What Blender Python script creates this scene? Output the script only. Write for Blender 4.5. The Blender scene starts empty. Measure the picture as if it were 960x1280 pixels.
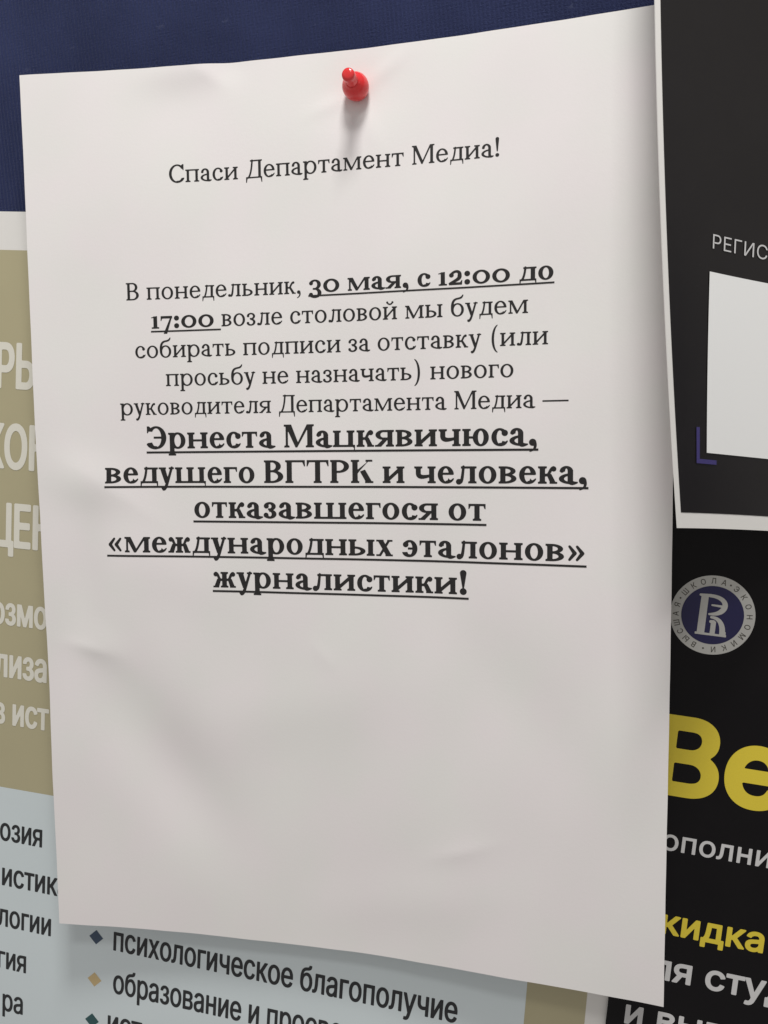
import bpy, bmesh, math
import numpy as np
from mathutils import Matrix, Vector

C = bpy.context.scene
COL = C.collection

# ------------------------------------------------------------------ camera
# world: board face is the plane y = 0, x to the right, z up, metres; the camera stands on the -y side
cam_d = bpy.data.cameras.new('camera')
cam = bpy.data.objects.new('camera', cam_d); COL.objects.link(cam)
cam_d.sensor_fit = 'VERTICAL'; cam_d.sensor_height = 36.0
cam_d.lens = 1050.0 / 1280.0 * 36.0
cam_d.clip_start = 0.01; cam_d.clip_end = 60.0
right = Vector((0.9763139, 0.2159989, -0.0124751)); down = Vector((0.0083425, -0.0951991, -0.9954233)); fwd = Vector((-0.2161979, 0.9717415, -0.0947462))
CAM = Vector((0.0756209, -0.2714914, 0.0285385))
up = -down; back = -fwd
cam.matrix_world = Matrix(((right.x, up.x, back.x, CAM.x), (right.y, up.y, back.y, CAM.y), (right.z, up.z, back.z, CAM.z), (0, 0, 0, 1)))
C.camera = cam
C.render.resolution_x = 768; C.render.resolution_y = 1024

# ------------------------------------------------------------------ light: an indoor corridor, ceiling lamps
w = bpy.data.worlds.new('World'); C.world = w; w.use_nodes = True
w.node_tree.nodes['Background'].inputs[0].default_value = (1.0, 0.955, 0.925, 1)
w.node_tree.nodes['Background'].inputs[1].default_value = 0.385
def area(name, loc, target, size, power, color):
    d = bpy.data.lights.new(name, 'AREA'); d.shape = 'RECTANGLE'; d.size, d.size_y = size; d.energy = power; d.color = color
    o = bpy.data.objects.new(name, d); COL.objects.link(o); o.location = loc
    o.rotation_euler = (Vector(target) - Vector(loc)).to_track_quat('-Z', 'Y').to_euler(); return o
area('ceiling_lamp', (0.115, -0.345, 0.84), (0, 0, 0.05), (0.20, 0.15), 6.3, (1.0, 0.98, 0.955))
area('far_ceiling_lamp', (0.13, -0.80, 0.85), (0, 0, 0.02), (0.26, 0.12), 2.3, (1.0, 0.98, 0.96))
C.view_settings.view_transform = 'Standard'; C.view_settings.look = 'None'
C.view_settings.exposure = 0.0; C.view_settings.gamma = 1.0
try: C.view_settings.use_curve_mapping = False
except Exception: pass

# ------------------------------------------------------------------ object helpers
def link(name, me, mat=None, parent=None):
    o = bpy.data.objects.new(name, me); COL.objects.link(o)
    if mat: me.materials.append(mat)
    if parent: o.parent = parent
    return o
def thing(name, label, cat, loc=(0, 0, 0), group=None):
    o = bpy.data.objects.new(name, None); COL.objects.link(o); o.location = loc; o.empty_display_size = 0.02
    o['label'] = label; o['category'] = cat
    if group: o['group'] = group
    return o
def sharp(o):
    e = o.modifiers.new('sharp_rim', 'EDGE_SPLIT'); e.split_angle = math.radians(40)
def child(name, verts, faces, mat, parent, smooth=False, thick=0, label=None):
    me = bpy.data.meshes.new(name)
    off = Vector((0, 0, 0)); p = parent
    while p is not None: off += p.location; p = p.parent
    me.from_pydata([tuple(Vector(v) - off) for v in verts], [], faces); me.update()
    if smooth:
        for f in me.polygons: f.use_smooth = True
    o = link(name, me, mat, parent)
    if thick:
        m = o.modifiers.new('thickness', 'SOLIDIFY'); m.thickness = thick; m.offset = -1; sharp(o)
    if label: o['label'] = label
    return o

# ------------------------------------------------------------------ materials
def mat(name, color, rough=0.6, spec=0.3, mottle=0.0, mscale=60, bump=0.0, bscale=900, fibre=None, sheen=0.0, coat=0.0, dust=0.0, tint=None):
    m = bpy.data.materials.new(name); m.use_nodes = True; nt = m.node_tree; N = nt.nodes; L = nt.links
    b = N['Principled BSDF']; b.inputs['Roughness'].default_value = rough; b.inputs['Specular IOR Level'].default_value = spec
    b.inputs['Base Color'].default_value = (*color, 1)
    tc = N.new('ShaderNodeTexCoord')
    if mottle:
        n = N.new('ShaderNodeTexNoise'); n.inputs['Scale'].default_value = mscale; n.inputs['Detail'].default_value = 5
        L.new(tc.outputs['Object'], n.inputs['Vector'])
        mx = N.new('ShaderNodeMix'); mx.data_type = 'RGBA'
        mx.inputs[6].default_value = (*[c * (1 - mottle) for c in color], 1); mx.inputs[7].default_value = (*[min(1, c * (1 + mottle)) for c in color], 1)
        L.new(n.outputs['Fac'], mx.inputs[0]); L.new(mx.outputs[2], b.inputs['Base Color'])
        r = N.new('ShaderNodeMapRange'); r.inputs[3].default_value = rough - 0.06; r.inputs[4].default_value = rough + 0.06
        L.new(n.outputs['Fac'], r.inputs[0]); L.new(r.outputs[0], b.inputs['Roughness'])
    if bump:
        n2 = N.new('ShaderNodeTexNoise'); n2.inputs['Scale'].default_value = bscale; n2.inputs['Detail'].default_value = 4
        L.new(tc.outputs['Object'], n2.inputs['Vector'])
        bp = N.new('ShaderNodeBump'); bp.inputs['Strength'].default_value = bump; bp.inputs['Distance'].default_value = 0.0003
        L.new(n2.outputs['Fac'], bp.inputs['Height']); L.new(bp.outputs['Normal'], b.inputs['Normal'])
    if dust:
        v = N.new('ShaderNodeTexVoronoi'); v.inputs['Scale'].default_value = 330; L.new(tc.outputs['Object'], v.inputs['Vector'])
        c2 = N.new('ShaderNodeMath'); c2.operation = 'LESS_THAN'; c2.inputs[1].default_value = 0.05; L.new(v.outputs['Distance'], c2.inputs[0])
        n3 = N.new('ShaderNodeTexNoise'); n3.inputs['Scale'].default_value = 25; n3.inputs['Detail'].default_value = 6; n3.inputs['Roughness'].default_value = 0.7; L.new(tc.outputs['Object'], n3.inputs['Vector'])
        r2 = N.new('ShaderNodeMapRange'); r2.inputs[1].default_value = 0.42; r2.inputs[2].default_value = 0.8; r2.inputs[3].default_value = 0; r2.inputs[4].default_value = dust; L.new(n3.outputs['Fac'], r2.inputs[0])
        ad = N.new('ShaderNodeMath'); ad.operation = 'MULTIPLY_ADD'; ad.inputs[1].default_value = dust * 3; L.new(c2.outputs[0], ad.inputs[0]); L.new(r2.outputs[0], ad.inputs[2])
        m4 = N.new('ShaderNodeMix'); m4.data_type = 'RGBA'; src = b.inputs['Base Color'].links[0].from_socket
        L.new(ad.outputs[0], m4.inputs[0]); L.new(src, m4.inputs[6]); m4.inputs[7].default_value = (0.30, 0.28, 0.26, 1); L.new(m4.outputs[2], b.inputs['Base Color'])
    if tint:
        n5 = N.new('ShaderNodeTexNoise'); n5.inputs['Scale'].default_value = 38; n5.inputs['Detail'].default_value = 3; L.new(tc.outputs['Object'], n5.inputs['Vector'])
        m5 = N.new('ShaderNodeMix'); m5.data_type = 'RGBA'; m5.inputs[6].default_value = (*color, 1); m5.inputs[7].default_value = (*tint, 1)
        r5 = N.new('ShaderNodeMapRange'); r5.inputs[1].default_value = 0.35; r5.inputs[2].default_value = 0.65; L.new(n5.outputs['Fac'], r5.inputs[0]); L.new(r5.outputs[0], m5.inputs[0])
        m6 = N.new('ShaderNodeMix'); m6.data_type = 'RGBA'; m6.inputs[0].default_value = 0.6; L.new(b.inputs['Base Color'].links[0].from_socket, m6.inputs[6]); L.new(m5.outputs[2], m6.inputs[7]); L.new(m6.outputs[2], b.inputs['Base Color'])
    if coat: b.inputs['Coat Weight'].default_value = coat; b.inputs['Coat Roughness'].default_value = 0.12
    return m
def fabric():
    m = bpy.data.materials.new('ribbed_fabric'); m.use_nodes = True; nt = m.node_tree; N = nt.nodes; L = nt.links
    b = N['Principled BSDF']; b.inputs['Roughness'].default_value = 0.9; b.inputs['Specular IOR Level'].default_value = 0.15
    try: b.inputs['Sheen Weight'].default_value = 0.12; b.inputs['Sheen Roughness'].default_value = 0.5; b.inputs['Sheen Tint'].default_value = (0.5, 0.6, 1, 1)
    except Exception: pass
    tc = N.new('ShaderNodeTexCoord'); mp = N.new('ShaderNodeMapping'); mp.inputs['Rotation'].default_value = (0, math.radians(4.5), 0)
    L.new(tc.outputs['Object'], mp.inputs['Vector'])
    def math_(op, a, v):
        n = N.new('ShaderNodeMath'); n.operation = op; L.new(a, n.inputs[0])
        if isinstance(v, (int, float)): n.inputs[1].default_value = v
        else: L.new(v, n.inputs[1])
        return n.outputs[0]
    wob = N.new('ShaderNodeTexNoise'); wob.inputs['Scale'].default_value = 700; L.new(mp.outputs[0], wob.inputs['Vector'])
    sx = N.new('ShaderNodeSeparateXYZ'); L.new(mp.outputs[0], sx.inputs[0])
    xw = math_('ADD', math_('MULTIPLY', sx.outputs['X'], 2 * math.pi / 0.00135), math_('MULTIPLY', wob.outputs['Fac'], 2.4))
    rib = math_('SINE', xw, 0)
    rows = math_('SINE', math_('ADD', math_('MULTIPLY', sx.outputs['Z'], 2 * math.pi / 0.0011), math_('MULTIPLY', wob.outputs['Fac'], 3.0)), 0)
    fine = N.new('ShaderNodeTexNoise'); fine.inputs['Scale'].default_value = 2600; fine.inputs['Detail'].default_value = 3; L.new(mp.outputs[0], fine.inputs['Vector'])
    h = math_('ADD', math_('MULTIPLY', rib, 0.55), math_('ADD', math_('MULTIPLY', rows, 0.05), math_('MULTIPLY', fine.outputs['Fac'], 1.7)))
    bp = N.new('ShaderNodeBump'); bp.inputs['Strength'].default_value = 0.8; bp.inputs['Distance'].default_value = 0.0005
    L.new(h, bp.inputs['Height']); L.new(bp.outputs['Normal'], b.inputs['Normal'])
    big = N.new('ShaderNodeTexNoise'); big.inputs['Scale'].default_value = 35; big.inputs['Detail'].default_value = 5; L.new(mp.outputs[0], big.inputs['Vector'])
    f = math_('ADD', math_('MULTIPLY', fine.outputs['Fac'], 0.55), math_('MULTIPLY', big.outputs['Fac'], 0.45))
    cr = N.new('ShaderNodeValToRGB'); cr.color_ramp.elements[0].position = 0.3; cr.color_ramp.elements[0].color = (0.009, 0.013, 0.043, 1)
    cr.color_ramp.elements[1].position = 0.72; cr.color_ramp.elements[1].color = (0.036, 0.047, 0.130, 1)
    L.new(f, cr.inputs[0])
    lint = N.new('ShaderNodeTexVoronoi'); lint.inputs['Scale'].default_value = 1; lint.inputs['Randomness'].default_value = 1
    lm = N.new('ShaderNodeMapping'); lm.inputs['Rotation'].default_value = (0, 0.9, 0); lm.inputs['Scale'].default_value = (55, 55, 150)
    lv = N.new('ShaderNodeVectorMath'); lv.operation = 'ADD'; ln = N.new('ShaderNodeTexNoise'); ln.inputs['Scale'].default_value = 500
    lk = N.new('ShaderNodeVectorMath'); lk.operation = 'SCALE'; lk.inputs[3].default_value = 0.003; L.new(mp.outputs[0], ln.inputs['Vector']); L.new(ln.outputs['Color'], lk.inputs[0])
    L.new(mp.outputs[0], lv.inputs[0]); L.new(lk.outputs[0], lv.inputs[1]); L.new(lv.outputs[0], lm.inputs['Vector']); L.new(lm.outputs[0], lint.inputs['Vector'])
    lw = math_('LESS_THAN', lint.outputs['Distance'], 0.075)
    mx = N.new('ShaderNodeMix'); mx.data_type = 'RGBA'; L.new(math_('MULTIPLY', lw, 0.06), mx.inputs[0]); L.new(cr.outputs[0], mx.inputs[6]); mx.inputs[7].default_value = (0.35, 0.38, 0.5, 1)
    L.new(mx.outputs[2], b.inputs['Base Color'])
    return m
M = dict(
    paper=mat('white_office_paper', (0.82, 0.785, 0.785), 0.62, 0.25, 0.025, 45, 0.07, 1400, tint=(0.79, 0.80, 0.765)),
    ink=mat('black_toner', (0.019, 0.018, 0.018), 0.45, 0.35, 0.45, 900),
    fabric=fabric(),
    posterwhite=mat('white_poster_stock', (0.78, 0.77, 0.74), 0.45, 0.35, 0.02, 60),
    gold=mat('olive_gold_print', (0.445, 0.405, 0.255), 0.40, 0.4, 0.05, 40),
    panel=mat('pale_grey_print', (0.64, 0.715, 0.735), 0.42, 0.4, 0.02, 40),
    cream=mat('cream_print', (0.75, 0.735, 0.65), 0.42, 0.4, 0.02, 60),
    charcoal=mat('charcoal_print', (0.024, 0.026, 0.028), 0.42, 0.3),
    slate=mat('slate_blue_print', (0.045, 0.075, 0.125), 0.42, 0.4),
    tan=mat('tan_print', (0.56, 0.43, 0.22), 0.42, 0.4),
    teal=mat('teal_print', (0.025, 0.085, 0.09), 0.42, 0.4),
    softblack=mat('soft_black_print', (0.0080, 0.0066, 0.0066), 0.32, 0.5, 0.2, 30, dust=0.012),
    deepblack=mat('deep_black_print', (0.0050, 0.0043, 0.0052), 0.35, 0.16, 0.2, 30, dust=0.008),
    label=mat('white_label_print', (0.85, 0.86, 0.85), 0.45, 0.35),
    white=mat('white_print', (0.60, 0.60, 0.60), 0.40, 0.4),
    yellow=mat('yellow_print', (0.70, 0.56, 0.045), 0.40, 0.4, 0.03, 60),
    navy=mat('navy_print', (0.017, 0.016, 0.080), 0.38, 0.4),
    silver=mat('pale_grey_ring_print', (0.55, 0.55, 0.52), 0.40, 0.4),
    umber=mat('dark_ring_lettering', (0.05, 0.045, 0.03), 0.40, 0.4),
    purple=mat('violet_print', (0.055, 0.045, 0.17), 0.38, 0.4),
    pin=mat('red_plastic', (0.74, 0.040, 0.042), 0.17, 0.5),
)
M['pin'].node_tree.nodes['Principled BSDF'].inputs['Subsurface Weight'].default_value = 0.12
M['pin'].node_tree.nodes['Principled BSDF'].inputs['Subsurface Radius'].default_value = (0.004, 0.001, 0.001)

# ------------------------------------------------------------------ lettering engine
# letters are signed distance shapes traced into small mesh cells, so they can be laid onto bent paper
def s_box(X,Y,x0,y0,x1,y1):
    dx=np.maximum(x0-X,X-x1); dy=np.maximum(y0-Y,Y-y1)
    return np.maximum(dx,dy)
def s_ell(X,Y,cx,cy,rx,ry):
    a=(X-cx)/rx; b=(Y-cy)/ry
    k=np.sqrt(a*a+b*b)+1e-9
    g=np.sqrt((a/rx)**2+(b/ry)**2)/k+1e-12
    return (k-1)/g
def s_poly(X,Y,pts):
    d=np.full(X.shape,1e18); ins=np.zeros(X.shape,bool)
    n=len(pts)
    for i in range(n):
        ax,ay=pts[i]; bx,by=pts[(i+1)%n]
        ex,ey=bx-ax,by-ay; wx,wy=X-ax,Y-ay
        t=np.clip((wx*ex+wy*ey)/(ex*ex+ey*ey+1e-12),0,1)
        d=np.minimum(d,(wx-ex*t)**2+(wy-ey*t)**2)
        if by!=ay:
            c=(ay>Y)!=(by>Y)
            ins^=c&(X<(bx-ax)*(Y-ay)/(by-ay)+ax)
    d=np.sqrt(d)
    return np.where(ins,-d,d)
def s_stroke(X,Y,pts):
    """pts: (x,y,half width) chain"""
    out=np.full(X.shape,1e9)
    for (ax,ay,ar),(bx,by,br) in zip(pts[:-1],pts[1:]):
        ex,ey=bx-ax,by-ay
        t=np.clip(((X-ax)*ex+(Y-ay)*ey)/(ex*ex+ey*ey+1e-12),0,1)
        out=np.minimum(out,np.hypot(X-ax-ex*t,Y-ay-ey*t)-(ar+(br-ar)*t))
    return out
def bez(p0,p1,p2,p3,n=14):
    r=[]
    for i in range(n+1):
        t=i/n; a,b,c,d=(1-t)**3,3*t*(1-t)**2,3*t*t*(1-t),t**3
        r.append(tuple(a*p0[k]+b*p1[k]+c*p2[k]+d*p3[k] for k in range(3)))
    return r
class Pen:
    """collects shapes of one serif letter on a grid"""
    def __init__(s,X,Y,bold):
        s.X,s.Y=X,Y; s.d=np.full(X.shape,1e9); s.b=bold
        s.S=148. if bold else 93.     # stem
        s.T=64. if bold else 52.      # hairline
        s.e=46. if bold else 50.      # serif overhang
        s.k=1.12 if bold else 1.0     # counter widening
        s.xh=492. if bold else 484.; s.cap=692.; s.asc=757.; s.de=-216.
    def add(s,d): s.d=np.minimum(s.d,d)
    def cut(s,d): s.d=np.maximum(s.d,-d)
    def box(s,*a): s.add(s_box(s.X,s.Y,*a))
    def poly(s,*p): s.add(s_poly(s.X,s.Y,p))
    def stroke(s,p): s.add(s_stroke(s.X,s.Y,p))
    def curve(s,*p): s.add(s_stroke(s.X,s.Y,bez(*p)))
    def dot(s,x,y,r): s.add(s_ell(s.X,s.Y,x,y,r,r))
    def ring(s,x0,y0,x1,y1,S=None,T=None):
        S=S or s.S; T=T or s.T; cx,cy,rx,ry=(x0+x1)/2,(y0+y1)/2,(x1-x0)/2,(y1-y0)/2
        return np.maximum(s_ell(s.X,s.Y,cx,cy,rx,ry),-s_ell(s.X,s.Y,cx,cy,rx-S,ry-T))
    def dee(s,x0,y0,x1,y1,flat,S=None,T=None):
        S=S or s.S; T=T or s.T; xm=x0+flat; cy=(y0+y1)/2; ry=(y1-y0)/2
        o=np.minimum(s_box(s.X,s.Y,x0,y0,xm,y1),s_ell(s.X,s.Y,xm,cy,x1-xm,ry))
        i=np.minimum(s_box(s.X,s.Y,x0-500,y0+T,xm,y1-T),s_ell(s.X,s.Y,xm,cy,x1-xm-S,ry-T))
        return np.maximum(np.maximum(o,-i),x0-s.X)
    def foot(s,x,y,w=None,up=1,l=1,r=1):
        """flat bracketed serif on a stem whose left edge is x; up=1: foot, -1: head"""
        w=w or s.S; e=s.e; t=s.T*.88; bh=34
        s.box(x-e*l,min(y,y+up*t),x+w+e*r,max(y,y+up*t))
        if l: s.poly((x-e*.62,y+up*t*.9),(x+4,y+up*t*.9),(x+4,y+up*(t+bh)),(x-e*.12,y+up*(t+bh*.35)))
        if r: s.poly((x+w+e*.62,y+up*t*.9),(x+w-4,y+up*t*.9),(x+w-4,y+up*(t+bh)),(x+w+e*.12,y+up*(t+bh*.35)))
    def stem(s,x,y0,y1,top=(1,1),bot=(1,1),w=None):
        w=w or s.S
        s.box(x,y0,x+w,y1)
        if top: s.foot(x,y1,w,-1,*top)
        if bot: s.foot(x,y0,w,1,*bot)
def glyph(ch,X,Y,bold):
    """returns (distance field, advance)"""
    p=Pen(X,Y,bold); S,T,e,k,xh,cap,asc,de=p.S,p.T,p.e,p.k,p.xh,p.cap,p.asc,p.de
    m=22.; x=m+e; g=236*k
    if ch in 'пнийцшщ':
        x2=x+S+g
        if ch in 'шщ': g*=.82; x2=x+S+g
        p.stem(x,0,xh); p.stem(x2,0,xh); end=x2+S
        if ch=='п': p.box(x,xh-T,x2+S,xh)
        if ch=='н': p.box(x,xh*.5-T*.5,x2+S,xh*.5+T*.5)
        if ch in 'ий':
            w=T*(1.75 if not bold else 2.1); p.poly((x+S-8,52),(x+S-8,52+w),(x2+8,xh-52),(x2+8,xh-52-w))
        if ch=='й':
            c=(x+x2+S)/2; d=95*k
            p.curve((c-d,xh+168,20),(c-d*.7,xh+62,T*.6),(c+d*.7,xh+62,T*.6),(c+d,xh+168,20)); p.dot(c-d,xh+160,T*.75); p.dot(c+d,xh+160,T*.75)
        if ch in 'шщ':
            x3=x2+S+g; p.stem(x3,0,xh); p.box(x,0,x3,T); end=x3+S
        if ch=='ц': p.box(x,0,x2,T)
        if ch in 'цщ':
            p.box(end-10,0,end+e+14,T); p.poly((end+e-18,T),(end+e+14,T),(end+e+6,-150),(end+e-26,-150)); p.poly((end+e-60,0),(end+e,0),(end+e,-40))
        return p.d,end+e+m+(14 if ch in 'цщ' else 0)
    if ch=='о':
        w=(446 if not bold else 500); p.add(p.ring(36,-10,36+w,xh+10)); return p.d,w+72
    if ch in 'се':
        w=(392 if not bold else 440)
        R=p.ring(34,-10,34+w+26,xh+10)
        if ch=='с':
            R=np.maximum(R,-s_poly(X,Y,((34+w*.62,xh*.30),(900,xh*.02),(900,xh*.80),(34+w*.62,xh*.72))))
            p.add(np.maximum(R,X-(34+w)))
            p.dot(34+w*.84,xh*.74,S*.60); 
            p.curve((34+w*.55,T*.55,T*.75),(34+w*.75,T*.5,T*.7),(34+w*.9,60,T*.55),(34+w*.99,130,T*.32))
        else:
            R=np.maximum(R,-s_poly(X,Y,((34+w*.5,xh*.52),(900,xh*.52),(900,xh*.2),(34+w*.80,xh*.2),(34+w*.72,xh*.28))))
            p.add(R); p.box(34+S*.7,xh*.50,34+w+8,xh*.50+T)
            p.curve((34+w*.60,T*.55,T*.7),(34+w*.8,T*.55,T*.62),(34+w*.92,70,T*.5),(34+w+8,130,T*.32))
        return p.d,w+(62 if ch=='с' else 88)
    if ch=='а':
        w=(400 if not bold else 470); r=36+w*.80
        p.box(r-S,60,r,xh-110)
        p.add(np.maximum(p.ring(50,xh-300,r,xh+10,S,T*1.1),(xh-150)-Y))
        rr=S*.50 if not bold else S*.40; p.dot(50+rr+4,xh-122,rr)
        R=p.ring(30,-10,30+2*(r-S*.3-30),xh*.60,S*.95,T)
        p.add(np.maximum(R,X-(r-S*.4)))
        p.curve((r-S*.5,95,S*.5),(r-S*.5,20,S*.5),(r-S*.1,10,T*.9),(r+S*.55+26,38,T*.36))
        return p.d,r+S*.5+46
    if ch=='б':
        w=(450 if not bold else 500)
        p.add(p.ring(36,-10,36+w,xh+6))
        p.curve((36+S*.5,xh*.45,S*.52),(36+S*.2,xh+90,S*.52),(36+w*.25,xh+150,S*.4),(36+w*.52,xh+172,S*.36))
        p.curve((36+w*.52,xh+172,S*.36),(36+w*.72,xh+184,S*.36),(36+w*.84,xh+200,T*.8),(36+w*.92,asc+25,T*.36))
        return p.d,w+72
    if ch=='в':
        p.stem(x,0,xh,(1,0),(1,0)); w=190*k+S
        p.add(p.dee(x,xh*.51-T*.5,x+w+S*.45,xh,110*k,S*.95)); p.add(p.dee(x,0,x+w+S*.62,xh*.51+T*.5,110*k,S))
        return p.d,x+w+S*.62+36
    if ch in 'ьы':
        p.stem(x,0,xh,(1,1),(1,0)); w=215*k+S
        p.add(p.dee(x,0,x+w+S*.5,xh*.56,120*k,S)); end=x+w+S*.5
        if ch=='ь': return p.d,end+36
        x2=end+70*k; p.stem(x2,0,xh); return p.d,x2+S+e+m
    if ch=='г':
        p.stem(x,0,xh,(1,0)); r=x+S+215*k
        p.box(x,xh-T,r,xh); p.poly((r-60,xh-T),(r,xh),(r+2,xh-150),(r-26,xh-150)); return p.d,r+14
    if ch=='т':
        w=430*k; c=24+w/2; p.stem(c-S/2,0,xh,None)
        p.box(24,xh-T,24+w,xh); r=24+w
        p.poly((r-64,xh-T),(r-4,xh),(r,xh-150),(r-27,xh-150)); p.poly((24+64,xh-T),(24+4,xh),(24,xh-150),(24+27,xh-150)); return p.d,w+48
    if ch=='л':
        x2=x+S*.4+265*k; p.stem(x2,0,xh,(0,1)); a=x+130*k
        p.box(a-e*.9,xh-T,x2+S,xh)
        p.curve((a+T*.5,xh-10,T*.6),(a+6,xh*.45,T*.62),(a-10,30,T*.8),(a-62*k,28,T*.7)); p.dot(30+S*.55,46,S*.56)
        p.box(30+S*.5,0,a-62*k,T*.9)
        return p.d,x2+S+e+m
    if ch=='д':
        x2=x+S*.45+250*k; l=x-24; r=x2+S+e*.9
        p.box(x2,0,x2+S,xh); p.foot(x2,xh,S,-1,0,1); a=x+130*k
        p.box(a-e,xh-T,x2+S,xh)
        p.curve((a+T*.4,xh-10,T*.58),(a+4,xh*.5,T*.6),(a-35,T+40,T*.6),(x+52,T*.5,T*.6))
        p.box(l,0,r,T)
        p.poly((l,T),(l+58,T),(l+26,-140),(l-2,-140)); p.poly((r-58,T),(r,T),(r+2,-140),(r-26,-140)); return p.d,r+24
    if ch=='м':
        w=390*k+S; x2=x+w; hw=T*.9
        p.box(x+10,0,x+10+T,xh); p.foot(x+10,0,T,1); p.foot(x+4,xh,T,-1,1,0)
        p.stem(x2,0,xh,(0,1))
        c=(x+x2)/2+10
        p.poly((x,xh),(x+S*1.05,xh),(c+S*.42,60),(c+8,0),(c-S*.30,0)); p.poly((c-12,0),(c+22,0),(x2+S*.5,xh),(x2-14,xh),(c-4,70))
        return p.d,x2+S+e+m
    if ch=='к':
        p.stem(x,0,xh); a=x+S; r=a+265*k
        p.box(a-8,xh*.5-T*.6,a+60*k,xh*.5+T*.6)
        p.curve((a+50*k,xh*.5,T*.6),(a+110*k,xh*.55,T*.6),(a+120*k,xh-70,T*.7),(a+200*k,xh-40,T*.7)); p.dot(a+205*k,xh-S*.5,S*.50)
        p.poly((a+30*k,xh*.5+T*.4),(a+30*k+S*.9,xh*.5+T*.5),(r,20),(r-S*1.0,0)); p.box(r-S*1.2,0,r+e*.7,T*.85)
        return p.d,r+e*.7+10
    if ch=='ж':
        L=230*k; x0=30+L+e*.3; a=x0+S
        p.stem(x0,0,xh)
        for sg in (-1,1):
            c=x0+S/2; o=lambda d: c+sg*(S/2+d)
            p.box(min(o(-8),o(50*k)),xh*.5-T*.6,max(o(-8),o(50*k)),xh*.5+T*.6)
            p.curve((o(40*k),xh*.5,T*.6),(o(95*k),xh*.55,T*.6),(o(100*k),xh-70,T*.7),(o(170*k),xh-40,T*.7)); p.dot(o(175*k),xh-S*.5,S*.48)
            p.poly((o(22*k),xh*.5+T*.4),(o(22*k+S*.85),xh*.5+T*.5),(o(L-6),20),(o(L-6-S),0)); q=sorted((o(L-S*1.1),o(L+e*.5))); p.box(q[0],0,q[1],T*.85)
        return p.d,2*x0+S+0
    if ch=='х':
        w=440*k; l=26; r=l+w
        p.poly((l+30,xh),(l+30+S*1.15,xh),(r-20,0),(r-20-S*1.15,0)); p.poly((l+56,0),(l+56+T*1.3,0),(r-62,xh),(r-62-T*1.3,xh))
        p.box(l,xh-T*.85,l+S*1.2+e,xh); p.box(r-S*1.2-e,0,r,T*.85); p.box(l,0,l+130*k,T*.85); p.box(r-150*k,xh-T*.85,r-8,xh)
        return p.d,w+50
    if ch=='у':
        w=440*k; l=4; r=l+w; c=l+w*.53
        p.poly((l+34,xh),(l+34+S*1.15,xh),(c+S*.35,80),(c+10,0),(c-S*.45,0))
        p.curve((r-72,xh-10,T*.62),(c+20,60,T*.62),(c-30,de+40,T*.8),(c-110,de+30,T*.8)); p.dot(c-118,de+S*.46,S*.44)
        p.box(l,xh-T*.85,l+S*1.2+e*1.3,xh); p.box(r-150*k,xh-T*.85,r,xh)
        return p.d,w+14
    if ch=='ч':
        x2=x+S+215*k; p.stem(x2,0,xh); p.box(x,xh*.55,x+S,xh); p.foot(x,xh,S,-1)
        p.curve((x+S*.5,xh*.6,S*.5),(x+S*.5,xh*.34,S*.48),(x+S+50*k,xh*.34,T*.9),(x2+10,xh*.44,T*.62)); return p.d,x2+S+e+m
    if ch=='я':
        x2=x+S*.5+215*k; p.stem(x2,0,xh,(0,1),(1,1))
        q=2*x2
        dd=p.__class__(q-X+0*X,Y,bold); dd.S,dd.T=S,T
        p.add(dd.dee(x2-S*.6,xh*.42,q-30,xh,110*k+S*.6,S))
        p.poly((x2-70*k-S*.35,xh*.45),(x2-70*k+S*.65,xh*.45),(24+S*1.15,0),(24+S*.05,10)); p.box(14,0,24+S+e*.6,T*.85)
        return p.d,x2+S+e+m
    if ch in 'эЭ':
        H=xh if ch=='э' else cap; w=(380 if ch=='э' else 560)*(k if ch=='э' else 1.1 if bold else 1.0)
        SS=S if ch=='э' else S*1.1
        R=p.ring(30-30,-10,30+w,H+10,SS,T*1.05)
        R=np.maximum(R,-s_poly(X,Y,((30+w*.42,H*.3),(-900,H*.1),(-900,H*.92),(30+w*.42,H*.75))))
        p.add(np.maximum(R,30-X)); p.box(30+w*.34,H*.5-T*.5,30+w-SS*.5,H*.5+T*.5)
        if ch=='э': p.dot(30+S*.56,H*.74,S*.56); p.curve((30,120,T*.34),(30+w*.1,50,T*.5),(30+w*.25,T*.5,T*.7),(30+w*.45,T*.5,T*.7))
        else:
            p.poly((30,H*.70),(30+28,H*.70),(30+T+50,H*.95),(30+T,H+6),(30,H+6)); p.curve((34,140,T*.4),(30+w*.1,60,T*.6),(30+w*.25,T*.5,T*.8),(30+w*.45,T*.5,T*.8))
        return p.d,w+66
    if ch=='ю':
        p.stem(x,0,xh); a=x+S+90*k; p.box(x,xh*.5-T*.5,a+40,xh*.5+T*.5); w=(390 if not bold else 450); p.add(p.ring(a,-10,a+w,xh+10)); return p.d,a+w+36
    if ch=='з':
        w=(330 if not bold else 390); r=30+w
        U=p.ring(30,xh*.48,r-S*.12,xh+10,S*.9,T*1.05); L=p.ring(10,-10,r,xh*.56,S,T*1.1)
        U=np.maximum(U,-s_poly(X,Y,((30+w*.42,xh*.4),(-500,xh*.4),(-500,xh*.88),(30+w*.42,xh*.80)))); L=np.maximum(L,-s_poly(X,Y,((30+w*.42,xh*.20),(-500,xh*.14),(-500,xh*.62),(30+w*.42,xh*.62))))
        p.add(np.maximum(U,30-X)); p.add(np.maximum(L,26-X)); p.dot(30+S*.55,xh*.77,S*.52); p.dot(26+S*.5,xh*.20,S*.52); p.box(30+w*.34,xh*.5,30+w*.7,xh*.5+T)
        return p.d,w+64
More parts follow.
